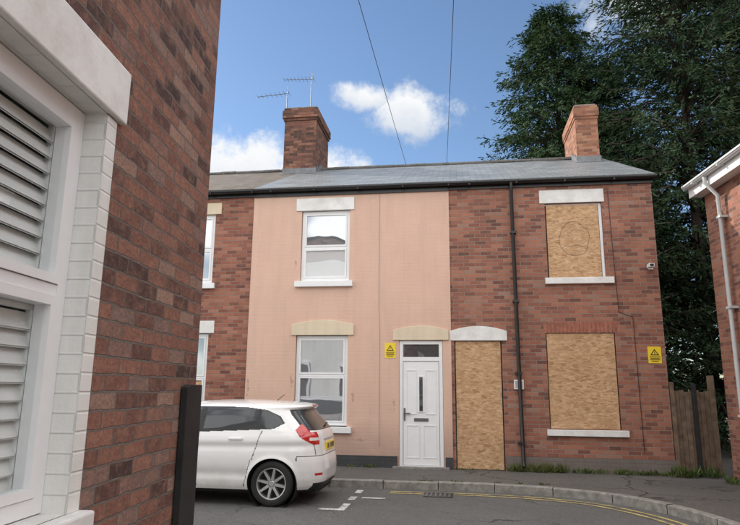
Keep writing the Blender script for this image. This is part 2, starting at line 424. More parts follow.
sill(pink,-3.40,-2.17,3.67,3.79,-.10,.04); sill(pink,-3.42,-2.15,.74,.86,-.10,.04)
lintel('upper_lintel',pink,-3.42,-2.16,5.325,5.60,-.05,.02,'whitestone',arch=.0)
lintel('lower_lintel',pink,-3.44,-2.13,2.67,2.98,-.055,.02,'cream',arch=.10)
lintel('door_lintel',pink,-1.33,-.22,2.565,2.85,-.055,.02,'cream',arch=.09)
mb=MB(); x0,x1=-1.205,-.345; yf=-.005
mb.box(x0,x0+.07,yf,yf+.07,GZ,2.55,'upvc'); mb.box(x1-.07,x1,yf,yf+.07,GZ,2.55,'upvc')
mb.box(x0+.07,x1-.07,yf,yf+.07,2.48,2.55,'upvc'); mb.box(x0+.07,x1-.07,yf,yf+.07,2.15,2.23,'upvc')
mb.box(x0+.07,x1-.07,yf-.01,yf+.09,GZ-.01,GZ+.05,'upvc')
mb.box(x0+.066,x1-.066,yf+.03,yf+.04,2.225,2.485,'glass_d')
mb.box(x0+.078,x1-.078,yf+.012,yf+.06,GZ+.055,2.143,'upvc')
mb.build('door_frame_and_leaf',pink,bevel=.004)
mb=MB(); cx=(x0+x1)/2; yd=yf+.012
def ring(a,b,c,d,w,y0,y1,mat):
    mb.box(a,a+w,y0,y1,c,d,mat); mb.box(b-w,b,y0,y1,c,d,mat); mb.box(a+w,b-w,y0,y1,c,c+w,mat); mb.box(a+w,b-w,y0,y1,d-w,d,mat)
for a,b,c,d in ((-1.07,-.86,1.12,1.98),(-.69,-.48,1.12,1.98),(-1.07,-.81,.30,.92),(-.74,-.48,.30,.92)):
    ring(a,b,c,d,.018,yd-.008,yd+.001,'upvc')
ring(cx-.055,cx+.055,1.16,1.86,.02,yd-.014,yd+.001,'upvc')
mb.box(cx-.035,cx+.035,yd-.004,yd+.001,1.18,1.84,'glass_d')
mb.box(cx-.035,cx+.035,yd-.008,yd-.004,1.48,1.50,'metal')
mb.box(cx-.14,cx+.14,yd-.012,yd+.001,.99,1.05,'metal')
mb.box(-1.115,-1.085,yd-.014,yd+.001,1.0,1.24,'metal'); mb.box(-1.115,-.98,yd-.05,yd-.03,1.13,1.15,'metal')
mb.box(-1.105,-1.095,yd-.04,yd-.01,1.13,1.15,'metal')
mb.build('door_mouldings_and_handle',pink)
mb=MB(); mb.box(-1.32,-.24,-.16,-.02,GZ-.05,GZ+.035,'kerb'); mb.build('door_step',pink)
tube('phone_cable',[(-1.62,-.03,5.65),(-1.62,-.03,3.3),(-1.60,-.03,2.7),(-1.60,-.03,.5)],.004,'upvcd',pink)

def chimney(parent,x0,x1,y0,y1,zb,zt,mat,corb=.05,slab=True):
    mb=MB(); mb.box(x0,x1,y0,y1,zb,zt-.42,mat)
    mb.box(x0-corb*.5,x1+corb*.5,y0-corb*.5,y1+corb*.5,zt-.42,zt-.345,mat)
    mb.box(x0-corb,x1+corb,y0-corb,y1+corb,zt-.345,zt-.12,mat)
    mb.box(x0-corb*.4,x1+corb*.4,y0-corb*.4,y1+corb*.4,zt-.12,zt-.04,mat)
    mb.box(x0+.02,x1-.02,y0+.02,y1-.02,zt-.04,zt,'kerb')
    mb.build('chimney_stack',parent)
    mb=MB(); 
    slope=(RZ-EZ)/(RY-EY); zf=RZ-(RY-y0)*slope
    mb.box(x0-.02,x1+.02,y0-.02,y0-.002,zf-.1,zf+.14,'lead')
    for xx in (x0-.012,x1+.002):
        n=8
        for i in range(n):
            ya=y0+(y1-y0)*i/n; yb=y0+(y1-y0)*(i+1)/n; zz=RZ-abs((ya+yb)/2-RY)*slope
            mb.box(xx,xx+.01,ya,yb,zz-.1,zz+.14,'lead')
    mb.face([(x0-.08,y0-.2,zf-.2*slope+.008),(x1+.08,y0-.2,zf-.2*slope+.008),(x1+.08,y0,zf+.008),(x0-.08,y0,zf+.008)],'lead')
    mb.build('chimney_flashing',parent)
chimney(pink,-4.78,-3.86,3.3,4.85,7.2,9.42,'brick_c',.06)
def aerial(parent,x,y,z0,z1,xa,xb,n,tilt=0.):
    tube('mast',[(x,y,z0),(x,y,z1)],.016,'metal',parent)
    zb=z1-.06
    tube('boom',[(xa,y-.02,zb+tilt),(xb,y-.02,zb)],.010,'metal',parent)
    for i in range(n):
        t=i/(n-1); xx=xa+(xb-xa)*t; zz=zb+tilt*(1-t); l=.10+.16*t*.6
        tube('element',[(xx,y-.02-l,zz),(xx,y-.02+l,zz)],.005,'metal',parent,res=1)
    tube('reflector',[(xb,y-.2,zb-.12),(xb,y-.2,zb+.12)],.006,'metal',parent)
a1=empty('tv_aerial'); aerial(a1,-4.17,3.8,9.0,10.58,-5.0,-4.1,9,.03)
a2=empty('tv_aerial.001'); aerial(a2,-4.86,3.7,8.8,10.12,-5.75,-4.8,8,-.06)

# --- right boarded brick house
RX0,RX1=-.17,3.84
bh=empty('brick_terraced_house')
ops=[(1.76,2.87,3.79,5.32),(1.66,2.95,.89,2.70),(-.11,.81,.05,2.55)]
house_shell(bh,RX0,RX1,ops,'brick_r','slate',left=False,right=True)
roof(bh,RX0,RX1+.05,'slate')
mb=MB(); mb.box(.83,RX1+.02,-.03,-.001,0,.38,'plinth_b'); mb.build('plinth',bh)
mb=MB(); mb.box(RX0,RX1+.03,-.035,-.001,5.68,5.86,'black'); mb.build('fascia',bh)
gutter(bh,RX0+.01,RX1+.08,-.115,5.80)
chimney(bh,3.10,3.66,3.2,4.85,7.1,8.98,'brick_cr',.04)
lintel('upper_lintel',bh,1.66,2.92,5.325,5.60,-.02,.1,'whitestone')
lintel('door_lintel',bh,-.20,.92,2.555,2.84,-.03,.1,'whitestone',arch=.10)
mb=MB()
x=1.62
while x<2.99:
    mb.box(x,x+.066,-.004,.05,2.705,2.925,'brick_sold'); x+=.076
mb.build('soldier_course',bh)
sill(bh,1.70,3.0,3.66,3.785,-.07,.1,'whitestone'); sill(bh,1.60,3.07,.77,.885,-.07,.1,'whitestone')
def board(name,x0,x1,z0,z1,y,splits=()):
    mb=MB(); xs=[x0,*splits,x1]
    for i in range(len(xs)-1): mb.box(xs[i]+.003,xs[i+1]-.003,y,y+.018,z0,z1,'osb')
    nz=5
    for i in range(len(xs)-1):
        for j in range(nz):
            for xx in (xs[i]+.05,xs[i+1]-.05):
                zz=z0+.08+(z1-z0-.16)*j/(nz-1)
                mb.box(xx-.006,xx+.006,y-.002,y,zz-.006,zz+.006,'metal')
    return mb.build(name,bh)
board('upper_window_board',1.785,2.80,3.80,5.29,.03)
board('lower_window_board',1.675,2.935,.90,2.69,.02)
board('door_board',-.09,.79,GZ+.01,2.54,.02)
mb=MB(); mb.box(2.81,2.865,.05,.1,3.8,5.31,'upvc'); mb.box(1.765,2.865,.052,.1,5.29,5.318,'upvc'); mb.build('window_frame',bh)
pts=[]
for i in range(70):
    t=i/69*2*math.pi*1.06+1.9
    pts.append((2.31+.29*math.cos(t)+.012*math.sin(5*t),.029,4.58+.35*math.sin(t)+.012*math.cos(4*t)))
tube('graffiti_mark',pts,.0035,'marker',bh,res=1)
tube('graffiti_mark_b',[(2.06,.029,4.40),(2.14,.029,4.45),(2.24,.029,4.42),(2.34,.029,4.46),(2.46,.029,4.42),(2.57,.029,4.45)],.003,'marker',bh,res=1)
tube('drainpipe',[(1.10,-.125,5.76),(1.10,-.125,5.62),(1.10,-.075,5.5),(1.12,-.075,2.2),(1.14,-.075,.30),(1.14,-.13,.2)],.036,'black',bh)
for z in (.6,1.9,3.3,4.7):
    mb=MB(); mb.box(1.055,1.175,-.12,0,z,z+.045,'black'); mb.build('pipe_bracket',bh)
mb=MB(); mb.box(1.02,1.2,-.06,0,1.62,1.8,'upvc'); mb.box(1.04,1.18,-.066,-.058,1.64,1.78,'upvcd'); mb.build('meter_box',bh,bevel=.008)
tube('cable',[(3.0,-.01,5.55),(3.02,-.012,4.4),(3.05,-.012,3.1),(3.3,-.012,3.0),(3.32,-.012,.5)],.005,'black',bh)
cc=empty('security_camera')
mb=MB(); mb.box(3.66,3.74,-.03,-.001,3.92,4.02,'upvc'); mb.box(3.685,3.715,-.12,-.03,3.95,3.98,'upvc'); mb.box(3.60,3.70,-.26,-.10,3.93,4.0,'upvc'); mb.box(3.615,3.685,-.268,-.259,3.94,3.99,'black'); mb.build('camera_body',cc,bevel=.01)
def sign(name,xc,zc,w,h,y):
    e=empty(name); mb=MB(); mb.box(xc-w/2,xc+w/2,y-.006,y,zc-h/2,zc+h/2,'yellow'); yy=y-.0085
    t=zc+h*.36; b=zc-h*.02; mb.xz([(xc-w*.34,b),(xc+w*.34,b),(xc,t)],yy,y-.005,'black')
    mb.xz([(xc-w*.22,b+h*.05),(xc+w*.22,b+h*.05),(xc,t-h*.10)],yy-.002,y-.005,'yellow')
    mb.box(xc-w*.03,xc+w*.03,yy-.0035,y-.005,b+h*.08,t-h*.17,'black')
    for i,ww in enumerate((.40,.34,.38,.26)):
        mb.box(xc-w*ww,xc+w*ww,yy,y-.005,zc-h*(.12+.085*i)-h*.022,zc-h*(.12+.085*i)+h*.018,'black')
    mb.build('plate',e)
sign('warning_sign',-1.385,2.36,.22,.30,-.022)
sign('warning_sign.001',3.64,2.28,.24,.31,0.)

# --- left neighbouring brick house
lh=empty('brick_terraced_house.001')
ops=[(-6.4,-5.25,3.77,5.33),(-6.4,-5.25,.84,2.72)]
LX=-20.  # out-of-view run of terrace, lengthened leftwards so it shades the road
house_shell(lh,LX,PX0,ops,'brick_l','tile',left=True,right=False)
roof(lh,LX-.05,PX0+.018,'tile')
mb=MB(); mb.box(LX,PX0,-.035,-.001,5.68,5.86,'black'); mb.build('fascia',lh)
gutter(lh,LX,PX0-.01,-.115,5.80)
window('upper_window',lh,-6.39,-5.26,3.81,5.32,.05,-1,transoms=(4.55,))
window('lower_window',lh,-6.39,-5.26,.88,2.71,.05,-1,transoms=(1.8,),glasses=['osb','glass'])
sill(lh,-6.5,-5.17,3.67,3.79,-.07,.05); sill(lh,-6.5,-5.17,.74,.86,-.07,.05)
lintel('upper_lintel',lh,-6.5,-5.12,5.325,5.58,-.02,.1,'cream'); lintel('lower_lintel',lh,-6.5,-5.13,2.72,2.98,-.02,.1,'whitestone')

# ================================================================= NEAR LEFT HOUSE (local x toward camera, y outward)
ROT=math.atan2(-.99664,.0820)
nh=empty('corner_brick_house',(-1.58,-8.74,0),ROT)
ops=[(1.33,2.75,1.13,2.74)]
mb=MB(); mb.wall(0,9,-.05,6.2,0,+1,ops,.11,'brick_n','whitebrick')
mb.face([(0,0,-.05),(0,0,6.2),(0,-.35,6.2),(0,-.35,-.05)],'brick_n')
mb.face([(0,-.35,-.05),(0,-.35,6.2),(0,-7,6.2),(0,-7,-.05)],'whitebrick')
mb.face([(9,0,-.05),(9,-7,-.05),(9,-7,6.2),(9,0,6.2)],'brick_n'); mb.face([(0,-7,-.05),(0,-7,6.2),(9,-7,6.2),(9,-7,-.05)],'brick_n')
mb.build('walls',nh)
mb=MB()
for ya in (-2.2,-4.2,-6.0):
    for za,zb_ in ((1.0,2.5),(3.8,5.2)):
        mb.box(-.03,-.002,ya-.5,ya+.5,za,zb_,'upvc'); mb.box(-.036,-.031,ya-.43,ya-.03,za+.07,zb_-.07,'glass_d'); mb.box(-.036,-.031,ya+.03,ya+.43,za+.07,zb_-.07,'glass_d')
mb.build('side_windows',nh)
mb=MB(); mb.face([(-.1,.2,6.15),(9.1,.2,6.15),(9.1,-3.5,7.2),(-.1,-3.5,7.2)],'slate'); mb.face([(-.1,-7.2,6.15),(-.1,-3.5,7.2),(9.1,-3.5,7.2),(9.1,-7.2,6.15)],'slate')
mb.face([(0,0,6.15),(0,-3.5,7.15),(0,-7,6.15)],'brick_n'); mb.face([(9,0,6.15),(9,-3.5,7.15),(9,-7,6.15)],'brick_n'); mb.build('roof',nh)
mb=MB(); mb.box(1.245,1.329,-.02,.004,1.02,2.735,'whitebrick'); mb.box(2.751,2.84,-.02,.004,1.02,2.735,'whitebrick'); mb.build('painted_margin',nh)
mb=MB(); mb.box(1.20,2.88,-.03,.028,2.742,2.99,'whitestone'); mb.build('lintel',nh,bevel=.008)
mb=MB(); mb.box(1.22,2.86,-.10,.06,1.03,1.128,'whitestone'); mb.build('stone_sill',nh,bevel=.01)
window('bay_window',nh,1.332,2.748,1.135,2.735,-.095,+1,transoms=(1.965,),mullions=(2.04,),fr=.06,glass='glassc')
mb=MB()
for (a,b) in ((1.345,2.035),(2.045,2.735)):
    for (c,d) in ((1.15,1.955),(1.975,2.72)):
        for q in ((a,a+.075,c,d),(b-.075,b,c,d),(a+.075,b-.075,c,c+.07),(a+.075,b-.075,d-.07,d)):
            mb.box(q[0],q[1],-.195,-.165,q[2],q[3],'shutter')
        z=c+.10
        while z<d-.08:
            dz=.034; dy=.017; yc=-.18
            mb.face([(a+.075,yc+dy,z-dz),(b-.075,yc+dy,z-dz),(b-.075,yc-dy,z+dz),(a+.075,yc-dy,z+dz)],'shutter')
            mb.face([(a+.075,yc-.003+dy,z-dz-.006),(a+.075,yc-.003-dy,z+dz-.006),(b-.075,yc-.003-dy,z+dz-.006),(b-.075,yc-.003+dy,z-dz-.006)],'shutter')
            z+=.066
mb.build('shutters',nh)
mb=MB(); mb.box(1.1,3.0,-1.9,-.13,.9,3.0,'room',skip='k'); mb.build('room_box',nh)
gt=empty('black_post',(-1.58,-8.74,0),ROT)
mb=MB(); mb.xz([(.01,0),(.25,0),(.25,1.60),(.20,1.615),(.01,1.615)],.004,.045,'blackwood'); mb.build('post_board',gt,bevel=.005)

# ================================================================= RIGHT BUILDING
rb=empty('side_brick_house',(4.62,-.5,0),ROT)
mb=MB(); mb.wall(0,14,-.05,5.45,0,-1,[(4.5,5.6,3.6,4.9),(4.5,5.6,1,2.6)],.12,'brick_r')
mb.face([(0,0,-.05),(0,0,5.45),(0,7,5.45),(0,7,-.05)],'brick_r'); mb.face([(0,0,5.4),(0,3.5,7.1),(0,7,5.4)],'brick_r')
mb.face([(14,0,-.05),(14,7,-.05),(14,7,5.45),(14,0,5.45)],'brick_r'); mb.face([(0,7,-.05),(0,7,5.45),(14,7,5.45),(14,7,-.05)],'brick_r')
mb.build('walls',rb)
mb=MB(); mb.face([(-.12,-.24,5.44),(14,-.24,5.44),(14,3.5,7.2),(-.12,3.5,7.2)],'tile'); mb.face([(-.12,3.5,7.2),(14,3.5,7.2),(14,7.2,5.44),(-.12,7.2,5.44)],'tile'); mb.build('roof',rb)
mb=MB(); mb.box(-.1,14,-.22,-.0,5.22,5.25,'upvc'); mb.box(-.1,14,-.235,-.22,5.20,5.43,'upvc'); mb.build('fascia_and_soffit',rb)
gutter(rb,-.1,14,-.30,5.42,'pipe_g')
window('upper_window',rb,4.5,5.6,3.6,4.9,.04,-1); window('lower_window',rb,4.5,5.6,1,2.6,.04,-1)
tube('downpipe',[(.66,-.29,5.38),(.66,-.29,5.25),(.67,-.10,5.02),(.68,-.10,.2)],.036,'pipe_g',rb)
for z in (1.2,3.0,4.6):
    mb=MB(); mb.box(.61,.75,-.14,0,z,z+.04,'pipe_g'); mb.build('pipe_bracket',rb)

g=empty('wooden_gate')
mb=MB()
for i in range(7): 
    x=3.93+i*.088; mb.box(x,x+.082,.02,.04,GZ+.06,1.62+.02*math.sin(i*2.1),'wood')
mb.box(3.9,4.55,.04,.07,.45,.55,'wood'); mb.box(3.9,4.55,.04,.07,1.3,1.4,'wood')
mb.build('gate_boards',g)
mb=MB(); mb.box(3.855,3.925,-.03,.07,GZ,1.78,'wood'); mb.box(4.53,4.62,-.06,.06,GZ,1.9,'wood'); mb.box(4.20,4.27,-.14,-.06,GZ,1.75,'blackwood'); mb.build('gate_posts',g,bevel=.006)

# ================================================================= OPPOSITE BUILDINGS (behind the camera; reflected in panes)
ob=empty('opposite_house')
mb=MB(); ops=[]
for k in range(7):
    xx=-13+k*4; ops+= [(xx,xx+1.2,3.9,5.4),(xx,xx+1.3,.9,2.6)]
mb.wall(-15,15,-.05,6,-30,+1,ops,.12,'stucco')
mb.face([(-15,-30,-.05),(-15,-37,-.05),(-15,-37,6),(-15,-30,6)],'stucco'); mb.face([(15,-30,-.05),(15,-30,6),(15,-37,6),(15,-37,-.05)],'stucco')
mb.build('walls',ob)
mb=MB(); mb.face([(-15.2,-29.8,5.95),(15.2,-29.8,5.95),(15.2,-33.5,8),(-15.2,-33.5,8)],'tile'); mb.face([(-15.2,-37.2,5.95),(-15.2,-33.5,8),(15.2,-33.5,8),(15.2,-37.2,5.95)],'tile'); mb.build('roof',ob)
for o_ in ops:
    window('window',ob,o_[0],o_[1],o_[2],o_[3],-30.05,+1,transoms=((o_[2]+o_[3])/2,),glass='glass_d')

# ================================================================= GROUND, ROAD, PAVEMENTS
mb=MB(); mb.face([(-400,-400,-.012),(400,-400,-.012),(400,400,-.012),(-400,400,-.012)],'ground'); mb.build('ground')
mb=MB(); mb.face([(-40,-29,-.004),(30,-29,-.004),(30,.5,-.004),(-40,.5,-.004)],'road'); mb.build('road')
ctrl=[(-40,-1.83),(-12,-1.83),(-6,-1.83),(-2.1,-1.83),(-.6,-1.80),(.28,-1.80),(1.19,-1.94),(2.02,-2.31),(2.55,-2.9),(2.90,-3.61),(3.12,-4.6),(3.32,-6.5),(3.7,-10.5),(4.2,-16),(5.2,-28.9)]
def cr(P,n=12):
    out=[]
    for i in range(len(P)-1):
        p0=Vector(P[max(i-1,0)]);p1=Vector(P[i]);p2=Vector(P[i+1]);p3=Vector(P[min(i+2,len(P)-1)])
        d=(p2-p1).length; d0=max((p1-p0).length,.01); d3=max((p3-p2).length,.01)
        m1=((p2-p0)/(d+d0))*d if i>0 else (p2-p1); m2=((p3-p1)/(d+d3))*d if i<len(P)-2 else (p2-p1)
        for k in range(n):
            t=k/n; out.append(((2*t**3-3*t**2+1)*p1+(t**3-2*t**2+t)*m1+(-2*t**3+3*t**2)*p2+(t**3-t**2)*m2))
    out.append(Vector(P[-1])); return out
path=cr(ctrl)
def resample(P,step):
    out=[P[0]]; acc=0
    for a,b in zip(P,P[1:]):
        L=(b-a).length; d=step-acc
        while d<=L: out.append(a+(b-a)*(d/L)); d+=step
        acc=(acc+L)%step if L>0 else acc
    return out
def offset(P,d):
    out=[]
    for i in range(len(P)):
        t=(P[min(i+1,len(P)-1)]-P[max(i-1,0)]).normalized(); out.append(P[i]+Vector((t.y,-t.x))*d)
    return out
fine=resample(path,.15)
inner=offset(fine,-.13)
mb=MB(); outp=fine
for i in range(len(outp)-1):
    g0=.012 if i%6==0 else 0
    a,b=outp[i],outp[i+1]; c,d=inner[i],inner[i+1]
    a=a.lerp(b,g0/.15); c=c.lerp(d,g0/.15)
    zt=GZ+.006+.004*math.sin(i//6*2.3)
    ch=.012
    ai=a.lerp(c,ch/.13); bi=b.lerp(d,ch/.13)
    mb.face([(a.x,a.y,-.02),(b.x,b.y,-.02),(b.x,b.y,zt-ch),(a.x,a.y,zt-ch)],'kerb')
    mb.face([(a.x,a.y,zt-ch),(b.x,b.y,zt-ch),(bi.x,bi.y,zt),(ai.x,ai.y,zt)],'kerb')
    mb.face([(ai.x,ai.y,zt),(bi.x,bi.y,zt),(d.x,d.y,zt),(c.x,c.y,zt)],'kerb')
mb.build('kerb')
poly=[(p.x,p.y,GZ) for p in inner]+[(14,-28.9,GZ),(14,9,GZ),(-40,9,GZ)]
import bmesh
bm=bmesh.new(); f=bm.faces.new([bm.verts.new(p) for p in poly]); bmesh.ops.triangulate(bm,faces=[f])
me=bpy.data.meshes.new('pavement'); bm.to_mesh(me); bm.free(); me.materials.append(M['pave']); o=bpy.data.objects.new('pavement',me); COL.objects.link(o)
pv=empty('side_pavement',(-1.58,-8.74,0),ROT)
mb=MB(); mb.box(-.9,16,-9,.75,-.02,.10,'pave'); mb.box(-1.03,16,.75,.88,-.02,.106,'kerb'); mb.box(-1.03,-.9,-9,.75,-.02,.106,'kerb'); mb.build('surface',pv)
def stripe(name,P,d0,d1,mat,z,i0=0,i1=None):
    A=offset(P,d0);B=offset(P,d1); mb=MB()
    for i in range(i0,(i1 or len(P))-1): mb.face([(A[i].x,A[i].y,z),(B[i].x,B[i].y,z),(B[i+1].x,B[i+1].y,z),(A[i+1].x,A[i+1].y,z)],mat)
    mb.build(name)
st=next(i for i,p in enumerate(fine) if p.x>-1.3)
stripe('yellow_line',fine,.22,.28,'yline',.0015,st); stripe('yellow_line.001',fine,.38,.44,'yline',.0015,st)
mb=MB()
for (a,b,c,d) in ((-1.68,-1.58,-2.35,-2.05),(-1.68,-1.58,-2.95,-2.65),(-1.68,-1.58,-3.75,-3.25),(-1.95,-1.68,-3.75,-3.65),(-1.50,-1.15,-2.78,-2.69)):
    mb.face([(a,c,.002),(b,c,.002),(b,d,.002),(a,d,.002)],'wline')
mb.build('parking_bay_marking')
mb=MB(); mb.box(-.6,-.15,-2.45,-2.05,-.01,.004,'black'); 
for i in range(6): mb.box(-.57+i*.07,-.54+i*.07,-2.43,-2.07,.004,.009,'metal')
mb.build('drain_grate')

# ================================================================= VEGETATION
def cards(name,P,D,W,L,wid,mat,parent=None):
    n=len(P); L=L[:,None]; wid=wid[:,None]
    a=P; b=P+D*L*.5+W*wid*.5; c=P+D*L; d=P+D*L*.5-W*wid*.5
    V=np.stack([a,b,c,d],1).reshape(-1,3)
    me=bpy.data.meshes.new(name); me.vertices.add(4*n); me.vertices.foreach_set('co',V.ravel())
    me.loops.add(4*n); me.loops.foreach_set('vertex_index',np.arange(4*n,dtype=np.int32))
    me.polygons.add(n); me.polygons.foreach_set('loop_start',np.arange(0,4*n,4,dtype=np.int32)); me.polygons.foreach_set('loop_total',np.full(n,4,dtype=np.int32))
    me.update(calc_edges=True); me.materials.append(M[mat]); o=bpy.data.objects.new(name,me); COL.objects.link(o)
    if parent: o.parent=parent
    return o
def norm(a): return a/np.maximum(np.linalg.norm(a,axis=1,keepdims=True),1e-6)
def conifer(name,loc,H,R,nb,ntw,nl,mat,z0=1.,power=.8,up=.35,trunks=((0,0,1.,1.),),droop=.25,jit=.5):
    """layered boughs: each limb carries a flat, pointed spray of hanging twigs"""
    e=empty(name,loc); mbk=MB()
    allP=[];allD=[]
    segs=[]
    for (tx,ty,hs,rs) in trunks:
        Ht=H*hs
        n=int(nb*hs)
        h=z0+(Ht-z0)*rng.random(n)**.95
        rel=h/Ht
        L=R*rs*np.clip(1-rel,0,1)**power*(1-jit+2*jit*.85*rng.random(n)**.8)+.12+.18*rng.random(n)
        az=rng.random(n)*2*np.pi
        el=up+.5*rel**2+rng.normal(0,.08,n)
        base=np.stack([tx+0*h,ty+0*h,h],1)
        hd=np.stack([np.cos(az),np.sin(az),0*az],1); sd=np.stack([-np.sin(az),np.cos(az),0*az],1)
        for i in range(n):
            p0=base[i]; pm=p0+hd[i]*L[i]*.5; pm[2]+=L[i]*.5*math.tan(el[i])*.8; p1=p0+hd[i]*L[i]*.95; p1[2]+=L[i]*(math.tan(el[i])*.95-droop)
            segs.append((p0,pm,.05*L[i]/R+.012)); segs.append((pm,p1,.03*L[i]/R+.006))
        k_=np.maximum(4,(ntw*(.35+.9*L/R))).astype(int)
        bi=np.repeat(np.arange(n),k_); m=len(bi)
        t=.12+.95*rng.random(m)**.75
        Lb=L[bi]; s=rng.uniform(-1,1,m)*(.30*Lb*np.clip(1.05-t,0,1)+.05)
        tw=base[bi]+hd[bi]*(Lb*t)[:,None]+sd[bi]*s[:,None]
        tw[:,2]+=Lb*(t*np.tan(el[bi])-droop*t**2)+rng.normal(0,.03,m)-.22*np.abs(s)
        td=norm(hd[bi]*.8+sd[bi]*(np.sign(s)*.6)[:,None]+np.stack([0*t,0*t,-.15+rng.normal(0,.15,m)],1)+rng.normal(0,.18,(m,3)))
        tl=.25+.32*rng.random(m)
        li=np.repeat(np.arange(m),nl); q=len(li); u=rng.random(q)
        P=tw[li]+td[li]*(tl[li]*u)[:,None]+rng.normal(0,.028,(q,3))
        P[:,2]-=.14*u*u
        D=norm(td[li]+rng.normal(0,.38,(q,3))+np.array([0,0,-.28]))
        allP.append(P);allD.append(D)
        k=10
        for j in range(k):
            za=Ht*j/k*.98; zb=Ht*(j+1)/k*.98; ra=.2*(1-j/k)+.015; rb_=.2*(1-(j+1)/k)+.012
            for a in range(8):
                a0=a*math.pi/4;a1=(a+1)*math.pi/4
                mbk.face([(tx+ra*math.cos(a0),ty+ra*math.sin(a0),za),(tx+ra*math.cos(a1),ty+ra*math.sin(a1),za),(tx+rb_*math.cos(a1),ty+rb_*math.sin(a1),zb),(tx+rb_*math.cos(a0),ty+rb_*math.sin(a0),zb)],'bark')
    for p0,p1,r in segs:
        d=Vector(p1-p0).normalized(); s1=d.orthogonal().normalized(); s2=d.cross(s1)
        ring0=[Vector(p0)+ (s1*math.cos(a)+s2*math.sin(a))*r for a in (0,2.09,4.19)]; ring1=[Vector(p1)+(s1*math.cos(a)+s2*math.sin(a))*r*.5 for a in (0,2.09,4.19)]
        for a in range(3): mbk.face([ring0[a],ring0[(a+1)%3],ring1[(a+1)%3],ring1[a]],'bark')
    mbk.build('trunk_and_limbs',e)
    P=np.concatenate(allP);D=np.concatenate(allD); q=len(P)
    W=norm(np.cross(D,rng.normal(0,1,(q,3))))
    cards('foliage',P,D,W,rng.uniform(.10,.24,q),rng.uniform(.026,.055,q),mat,e)
    return e
conifer('conifer_tree',(3.75,9.3,0),15.8,4.5,420,30,9,'leaf1',z0=4.0,power=.80,up=.10,trunks=((0,0,1.,1.),(1.5,.5,.86,.8)),droop=.28)
conifer('conifer_tree.001',(7.1,6.6,0),19.5,3.2,480,26,9,'leaf2',z0=.8,power=.55,up=.22)
conifer('conifer_tree.002',(9.3,8.2,0),21.,3.6,400,26,9,'leaf2',z0=1.,power=.55,up=.22,trunks=((0,0,1.,1.),(2.0,-1.2,.93,.8)))
conifer('conifer_tree.003',(5.2,6.2,0),6.6,2.0,150,20,9,'leaf2',z0=.3,power=.5,up=.2)

def weeds(name,spots,n):
    P=[];D=[];L=[]
    for (x0,x1,y0,y1,h,k,z) in spots:
        c=rng.random((max(1,k//14),2)); ci=rng.integers(0,len(c),k)
        x=x0+(x1-x0)*c[ci,0]+rng.normal(0,.035,k); y=y0+(y1-y0)*c[ci,1]+rng.normal(0,.02,k)
        y=np.minimum(y,max(y0,y1))
        P.append(np.stack([x,y,np.full(k,z)],1)); D.append(norm(rng.normal(0,.45,(k,3))+np.array([0,-.15,1.])))
        L.append(h*(.3+.7*rng.random(k)))
    P=np.concatenate(P);D=np.concatenate(D);L=np.concatenate(L); W=norm(np.cross(D,rng.normal(0,1,P.shape)))
    cards(name,P,D,W,L,rng.uniform(.008,.03,len(P)),'weed')
weeds('weeds',[(.9,1.9,-.12,-.04,.22,600,GZ),(1.9,3.8,-.12,-.04,.13,500,GZ),(-2.2,-1.3,-.10,-.06,.08,120,GZ),(-.1,.8,-.06,-.03,.06,60,GZ),(3.7,4.5,-.3,-.05,.25,400,GZ),(4.4,4.6,-1.4,-.6,.15,150,GZ),(-1.,2.,-1.66,-1.64,.04,120,GZ)],0)

def wire(name,a,b,sag):
    pts=[]
    for i in range(31):
        t=i/30; pts.append((a[0]+(b[0]-a[0])*t,a[1]+(b[1]-a[1])*t,a[2]+(b[2]-a[2])*t-sag*4*t*(1-t)))
    tube(name,pts,.006,'black',None,res=1)
wire('overhead_wire',(-1.40,4,7.80),(-1.63,-29.9,6.9),.1)
wire('overhead_wire.001',(-.26,4,7.80),(.9,-29.9,6.6),.1)

# ================================================================= CAR
car=empty('parked_car',(-1.93,-2.90,0),math.pi)
def paint():
    n=N('white_car_paint'); o=n.obj()
    sep=n.add('ShaderNodeSeparateXYZ'); n.link(o,sep.inputs[0])
    dirt=n.math('MULTIPLY',n.rng(sep.outputs[2],.2,.65,1,0),n.rng(n.noise(o,7,3),.3,.7,.15,.5))
    c=n.mix(dirt,(.82,.82,.82),(.40,.37,.33))
    n.bsdf(c,.22,spec=.5,coat=.8); return n.m
M['carpaint']=paint()
M['carblack']=simple('car_black_trim',(.012,.012,.013),.45,var=.1)
M['carseam']=simple('car_panel_gap',(.10,.10,.10),.6,var=.1)
M['carglass']=glass_opaque('car_glass',(.008,.010,.011),.0,wav=0.)
M['carred']=simple('car_tail_light',(.50,.012,.012),.12,coat=1.,var=.25,scale=20)
M['caramber']=simple('car_clear_lens',(.75,.72,.70),.15,coat=1.)
M['tyre']=simple('tyre_rubber',(.018,.018,.018),.85,var=.2)
M['alloy']=simple('alloy_wheel',(.50,.51,.52),.3,metal=.75)
M['plate']=simple('number_plate_yellow',(.80,.58,.03),.35,var=.02)
M['under']=simple('underbody',(.01,.01,.01),.9)
zk=np.array([.17,.20,.26,.34,.46,.58,.64,.68,.76,.86,.93,.98,1.02,1.12,1.24,1.33,1.37,1.40,1.43,1.455,1.470,1.478])
hk=np.array([.74,.775,.805,.825,.838,.845,.846,.845,.842,.840,.822,.800,.785,.742,.690,.648,.625,.585,.500,.370,.210,.03])
rk=np.array([.16,.09,.035,.010,.005,.018,.032,.045,.055,.068,.080,.095,.115,.185,.275,.345,.285,.285,.43,.67,.97,1.36])
fk=np.array([3.80,3.85,3.90,3.94,3.95,3.92,3.88,3.83,3.70,3.48,3.27,3.12,3.03,2.83,2.60,2.42,2.33,2.25,2.12,1.95,1.72,1.44])
